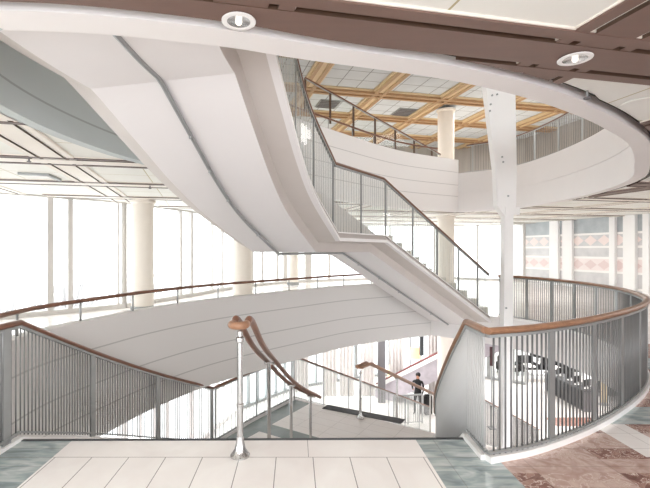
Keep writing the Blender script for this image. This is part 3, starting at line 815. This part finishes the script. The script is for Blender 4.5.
# slim light fitting on the left gallery ceiling
k = 1.35
def onceil(px, py, z=ZC+.035): 
    Y = F*(z-EYE)/(CY-py); return Vector(((px-CX)*Y/F, Y, z))
a, b, c = onceil(18,172), onceil(48,173.5), onceil(60,178.5)
bm = bmesh.new(); sweep(bm, [a-Vector((0,0,.03)), b-Vector((0,0,.03)), c-Vector((0,0,.03))], rect(-.03,.03,-.02,.03)); o = link('light_track', bm, M['steel']); tag(o, 'bent grey track on the left gallery ceiling near the windows', 'light track')
for px, py, w in ((29,155,'the left-hand windows'),(150,184,'the cream column on the left')):
    p = onceil(px, py); bm = bmesh.new(); prism(bm, p, p-Vector((0,0,.09)), .012, 8); prism(bm, p-Vector((0,0,.09)), p-Vector((0,0,.10)), .03, 10)
    tag(link('sprinkler', bm, M['greycounter']), 'tiny grey sprinkler head on the gallery ceiling near '+w, 'sprinkler')
# air vents in the upper ceiling
for px, py, w, lab in ((328,104,.85,'grey air vent in the upper ceiling behind the sloping glass balustrade'),(404,112,.8,'grey air vent in the upper ceiling left of the cream column')):
    Y = F*(ZT+.13-EYE)/(CY-py); x = (px-CX)*Y/F
    t = thing('air_vent', lab, 'air vent', (x, Y, ZT+.12))
    bm = bmesh.new(); box(bm, (x-w/2, Y-.45, ZT+.11), (x+w/2, Y+.45, ZT+.14), ANG); link('frame', bm, M['steel'], t)
    for i in range(5):
        bm = bmesh.new(); yy = Y-.36+i*.18; box(bm, (x-w/2+.05, yy-.05, ZT+.09), (x+w/2-.05, yy+.05, ZT+.108), ANG, (x, Y, ZT)); link('slat', bm, M['greycounter'], t)

# ---------------------------------------------------------------- lower lobby
t = thing('escalator', 'white-sided escalator climbing to the right beyond the lower stairs', 'escalator', (4.2, 21.1, Z0))
ea, eb = Vector((4.2,21.1,Z0)), Vector((9.3,17.4,-1.3)); de = (eb-ea); dh = Vector((de.x, de.y, 0)).normalized(); nr = Vector((dh.y, -dh.x, 0))
bm = bmesh.new(); sweep(bm, [ea, eb], rect(-.5,.5,-.3,.12)); link('ramp', bm, M['greycounter'], t)
for s in (-1, 1):
    bm = bmesh.new(); sweep(bm, [ea+nr*s*.6, eb+nr*s*.6], rect(-.06,.06,-.55,.38)); link('side_panel', bm, M['mauve'], t)
    bm = bmesh.new(); sweep(bm, [ea+nr*s*.6+Vector((0,0,.38)), eb+nr*s*.6+Vector((0,0,.38))], rect(-.12,.12,0,.2)); link('balustrade_top', bm, M['lip'], t)
    bm = bmesh.new(); sweep(bm, [ea+nr*s*.6+Vector((0,0,.62)), eb+nr*s*.6+Vector((0,0,.62))], oval(.09,.07,8)); link('handrail', bm, M['red'], t, True)
# floor lamp with a glowing shade
def lamp(x, y, label, h=2.0, r=.32):
    t = thing('floor_lamp', label, 'lamp', (x, y, Z0))
    bm = bmesh.new(); lathe(bm, [(.18,0),(.18,.03),(.03,.05)], (x, y, Z0), 16); link('base', bm, M['steel'], t, True)
    bm = bmesh.new(); prism(bm, (x,y,Z0+.04), (x,y,Z0+h-.3), .02, 8); link('pole', bm, M['steel'], t)
    bm = bmesh.new(); lathe(bm, [(r,0),(r*.75,.55)], (x, y, Z0+h-.35), 20); link('lamp_shade', bm, M['lamp'], t, True)
lamp((415-CX)*21.4/F, 21.4, 'warm glowing lamp by the lower lobby windows, beside the dark mullion', 2.0, .26)
lamp((395-CX)*21.0/F, 21.0, 'faint cream lamp low behind the wooden rail of the lower stairs', 1.2, .38)
# dark curtain-like mullions in the lower windows
for px, w, y0, lab in ((381.5,.32,19.9,'wide dark grey post standing before the lower lobby windows'),(421.5,.16,20.6,'narrow dark post before the lower lobby windows beside the glowing lamp')):
    x = (px-CX)*y0/F; bm = bmesh.new(); box(bm, (x-w/2, y0-.1, Z0 if w > .2 else Z0+2), (x+w/2, y0+.1, -.7)); tag(link('window_post', bm, M['greycounter'] if w > .2 else M['nosing']), lab, 'post')
# cream curtains
for k, px in enumerate((302,330,347,368,397,436)):
    y0 = 20.6 if px > 310 else 21.2; x = (px-CX)*y0/F
    pts = [Vector((x-.35+i*.035, y0+.05*math.sin(i*1.3), Z0+.05)) for i in range(20)]
    bm = bmesh.new(); sweep(bm, pts, rect(-.008,.008,0,4.5))
    tag(link('curtain', bm, M['curtaincloth'], None, True), 'pale full-height curtain hanging at the lower lobby windows', 'curtain', 'curtains along the lower lobby windows')
# person in black on the lobby floor
def person(x, y, z, rz):
    root = thing('person', 'person in black clothes standing upright beside the lower stairs', 'person', (x, y, z))
    J = {'pel':(0,0,.95,.15,.11),'sp':(0,0,1.12,.14,.1),'ch':(0,0,1.32,.17,.115),'nk':(0,-.01,1.47,.055,.055),'hd':(0,-.02,1.58,.075,.09),'hd2':(0,-.02,1.69,.07,.085),
         'hl':(.09,0,.9,.09,.09),'kl':(.10,-.03,.5,.06,.06),'al':(.11,.02,.09,.045,.045),'tl':(.12,-.13,.04,.04,.03),
         'hr':(-.09,0,.9,.09,.09),'kr':(-.11,-.10,.5,.06,.06),'ar':(-.12,-.04,.09,.045,.045),'tr':(-.13,-.19,.04,.04,.03),
         'sl':(.19,0,1.40,.06,.055),'el':(.24,.02,1.12,.042,.042),'wl':(.22,-.10,.90,.03,.03),'ml':(.22,-.15,.82,.03,.02),
         'sr':(-.19,0,1.40,.06,.055),'er':(-.25,0,1.14,.042,.042),'wr':(-.14,-.22,1.08,.03,.03),'mr':(-.09,-.27,1.08,.03,.02)}
    E = [('pel','sp'),('sp','ch'),('ch','nk'),('nk','hd'),('hd','hd2'),('pel','hl'),('hl','kl'),('kl','al'),('al','tl'),('pel','hr'),('hr','kr'),('kr','ar'),('ar','tr'),('ch','sl'),('sl','el'),('el','wl'),('wl','ml'),('ch','sr'),('sr','er'),('er','wr'),('wr','mr')]
    ks = list(J); me = bpy.data.meshes.new('body'); me.from_pydata([J[k][:3] for k in ks], [(ks.index(a), ks.index(b)) for a, b in E], [])
    o = bpy.data.objects.new('body', me); C.objects.link(o)
    md = o.modifiers.new('s', 'SKIN'); sv = me.skin_vertices[0].data
    for i, k in enumerate(ks): sv[i].radius = J[k][3:]
    sv[0].use_root = True
    o.modifiers.new('u', 'SUBSURF').levels = 1
    bpy.context.view_layer.update()
    me2 = bpy.data.meshes.new_from_object(o.evaluated_get(bpy.context.evaluated_depsgraph_get())); o.modifiers.clear(); o.data = me2
    me2.materials.clear(); me2.materials.append(M['black']); me2.materials.append(M['skin'])
    for p in me2.polygons:
        p.use_smooth = True; c = p.center
        if c.z > 1.5 or (c.z < .88 and c.z > .7 and c.x > .17) or (c.y < -.24 and c.z > .9): p.material_index = 1
    o.parent = root
    bm = bmesh.new(); bmesh.ops.create_uvsphere(bm, u_segments=14, v_segments=10, radius=.105, matrix=Matrix.Translation((0,.015,1.67)))
    h = link('hair', bm, M['hair'], None, True); h.parent = root
    root.rotation_euler = (0, 0, rz); return root
person((418-CX)*18.5/F, 18.5, Z0, -.6)
x = (428-CX)*18.4/F; bm = bmesh.new(); box(bm, (x-.17,18.3,Z0), (x+.17,18.55,Z0+.85)); bmesh.ops.bevel(bm, geom=bm.edges[:], offset=.05, segments=2, affect='EDGES')
t = thing('suitcase', 'black upright case beside the person in black', 'suitcase', (x, 18.4, Z0)); link('body', bm, M['black'], t)
bm = bmesh.new(); prism(bm, (x-.08,18.42,Z0+.85), (x-.08,18.42,Z0+1.05), .012, 6); prism(bm, (x+.08,18.42,Z0+.85), (x+.08,18.42,Z0+1.05), .012, 6); prism(bm, (x-.09,18.42,Z0+1.05), (x+.09,18.42,Z0+1.05), .014, 6); link('handle', bm, M['steel'], t)
# lounge seats
def armchair(x, y, rz, label, m='black', group=None):
    t = thing('armchair', label, 'armchair', (x, y, Z0), group)
    def part(name, lo, hi, mm, bev=.04):
        bm = bmesh.new(); box(bm, lo, hi); bmesh.ops.bevel(bm, geom=bm.edges[:], offset=bev, segments=2, affect='EDGES')
        o = link(name, bm, M[mm]); o.parent = t; return o
    part('seat', (-.38,-.4,.22), (.38,.4,.45), m); part('cushion', (-.3,-.38,.45), (.3,.28,.56), 'lip'); part('backrest', (-.4,.28,.3), (.4,.44,.98), m)
    part('armrest', (-.5,-.4,.2), (-.38,.44,.66), m); part('armrest', (.38,-.4,.2), (.5,.44,.66), m)
    for sx in (-.42,.42):
        for sy in (-.32,.36): part('leg', (sx-.03,sy-.03,0), (sx+.03,sy+.03,.22), 'steel', .005)
    t.rotation_euler = (0, 0, rz)
    return t
for i, (px, Y, rz) in enumerate(((508,24.4,.1),(527.5,24.4,0),(541,27.6,.1),(553,24.0,.1),(563,26.2,.2),(570,24.4,.1))):
    side = ['leftmost of the row', 'second from the left of the row', 'third from the left of the row', 'third from the right of the row', 'second from the right of the row', 'rightmost of the row'][i]
    armchair((px-CX)*Y/F, Y, rz, 'black lounge armchair with white cushion, %s in the lobby' % side, group='black lounge armchairs in the lobby')
def low_table(x, y, label):
    t = thing('coffee_table', label, 'table', (x, y, Z0))
    bm = bmesh.new(); box(bm, (x-.55,y-.35,Z0+.42), (x+.55,y+.35,Z0+.47)); link('tabletop', bm, M['lip'], t)
    for sx in (-.45,.45):
        for sy in (-.27,.27):
            bm = bmesh.new(); prism(bm, (x+sx,y+sy,Z0), (x+sx,y+sy,Z0+.42), .02, 6); link('leg', bm, M['steel'], t)
low_table(13.1, 23.2, 'low white table in front of the black lounge armchairs')
# counter with slatted front
t = thing('reception_counter', 'long grey slatted counter in the lobby, seen through the right rods', 'counter', (12.8, 20, Z0))
bm = bmesh.new(); box(bm, (12.5,18.7,Z0), (13.1,21.6,Z0+.88)); link('body', bm, M['greycounter'], t)
bm = bmesh.new(); box(bm, (12.42,18.62,Z0+.88), (13.18,21.68,Z0+.93)); link('countertop', bm, M['nosing'], t)
for i in range(24):
    bm = bmesh.new(); yy = 18.75+i*.122; box(bm, (12.46,yy,Z0+.08), (12.5,yy+.06,Z0+.84)); link('slat', bm, M['nosing'], t)
for i, (x, y) in enumerate(((12.8,19.0),(12.75,19.55),(12.85,20.2),(12.8,20.9))):
    t = thing('monitor', ['black monitor at the near end of the grey counter','black monitor second from the near end of the grey counter','black monitor third from the near end of the grey counter','black monitor at the far end of the grey counter'][i], 'monitor', (x, y, Z0+.93), 'monitors on the grey counter')
    bm = bmesh.new(); box(bm, (x-.22,y-.02,Z0+1.03), (x+.22,y+.02,Z0+1.32), .3); link('screen', bm, M['black'], t)
    bm = bmesh.new(); box(bm, (x-.03,y-.02,Z0+.94), (x+.03,y+.02,Z0+1.05)); box(bm, (x-.12,y-.08,Z0+.93), (x+.12,y+.08,Z0+.945)); link('stand', bm, M['lip'], t)
def sign(px, Y, z0, z1, w, m, label, name='sign_board', cat='sign'):
    x = (px-CX)*Y/F; t = thing(name, label, cat, (x, Y, Z0))
    bm = bmesh.new(); box(bm, (x-w/2,Y-.03,z0), (x+w/2,Y+.03,z1)); bmesh.ops.bevel(bm, geom=bm.edges[:], offset=.008, segments=1, affect='EDGES'); link('board', bm, M[m], t)
    bm = bmesh.new(); box(bm, (x-w/2-.05,Y-.15,Z0), (x+w/2+.05,Y+.15,Z0+.04)); box(bm, (x-.02,Y-.02,Z0+.04), (x+.02,Y+.02,z0+.02)); link('stand', bm, M['steel'], t)
sign(506.5, 18.0, Z0+.35, Z0+1.4, .24, 'burgundy', 'dark burgundy board standing in the lobby right of the white pillar')
sign(491.5, 17.0, Z0+2.45, Z0+3.2, .13, 'burgundy', 'narrow dark burgundy board on a stand left of the white pillar in the lobby')
sign(471, 16.6, Z0+.9, Z0+2.1, .9, 'mauve', 'mauve poster board in the lobby behind the inner balustrade', 'poster_board', 'poster board')
sign(603, 19.6, Z0+.1, Z0+1.25, .3, 'tan', 'tan upright panel at the right end of the lobby counter', 'display_panel', 'panel')
armchair((612.5-CX)*20.5/F, 20.5, .3, 'grey armchair in the lobby, right of the tan panel', 'nosing')
# frosted shrubs outside the left windows
def shrub(x, y, h):
    bm = bmesh.new()
    for k in range(150):
        a = random.uniform(0, 2*PI); e = random.uniform(.3, 1.3); L = h*random.uniform(.4, 1)
        tip = Vector((math.cos(a)*math.cos(e)*L*.6, math.sin(a)*math.cos(e)*L*.6, math.sin(e)*L))
        prism(bm, (x, y, Z0-.3), Vector((x, y, Z0-.3))+tip, .09, 4, .03)
    return link('shrub', bm, M['bush'])
for i, (x, y, h) in enumerate(((-22,24,6.2),(-18,26,6.4),(-25,30,7.0),(-14,27,6.0),(-17,32,6.8),(-12,34,6.6),(-9,32,6.2))):
    tag(shrub(x, y, h), 'pale frosted bush outside the left-hand windows', 'bush', 'frosted bushes outside the windows')

# ---------------------------------------------------------------- light
w = bpy.data.worlds.new('World'); sc.world = w; w.use_nodes = True
bg = w.node_tree.nodes['Background']; bg.inputs[0].default_value = (.96,.98,1,1); bg.inputs[1].default_value = 2.6
def area(x, y, z, sx, sy, e, col=(1,.985,.97), name='ceiling_fill'):  # fill lights without fixtures, added under the ceilings to brighten the storeys
    ld = bpy.data.lights.new(name, 'AREA'); ld.shape = 'RECTANGLE'; ld.size = sx; ld.size_y = sy; ld.energy = e; ld.color = col
    o = bpy.data.objects.new(name, ld); C.objects.link(o); o.location = (x, y, z); return o
for x, y in ((4,20),(14,23),(20,20),(14,15),(22,28)): area(x, y, -.75, 2.5, 2.5, 260)
for x, y in ((5,20),(9.5,15),(10,8)): area(x, y, ZC-.03, 1.2, 1.2, 60)
for x, y, e in ((8,19,190),(11,12,190),(-5,8,150),(2,19,170)): area(x, y, ZT-.05, 3, 3, e, (1,.98,.95))
for x, y in ((-1.5,-2),(3,-2)): area(x, y, ZC-.03, 1.5, 1.5, 90)

# ---------------------------------------------------------------- camera
cd = bpy.data.cameras.new('Camera'); cam = bpy.data.objects.new('Camera', cd); C.objects.link(cam)
cam.location = CAM; cam.rotation_euler = (PI/2, 0, 0)
cd.sensor_fit = 'HORIZONTAL'; cd.sensor_width = 36; cd.lens = F/650*36
cd.shift_x = (325-CX)/650; cd.shift_y = (CY-244)/650
cd.clip_start = .05; cd.clip_end = 500
sc.camera = cam
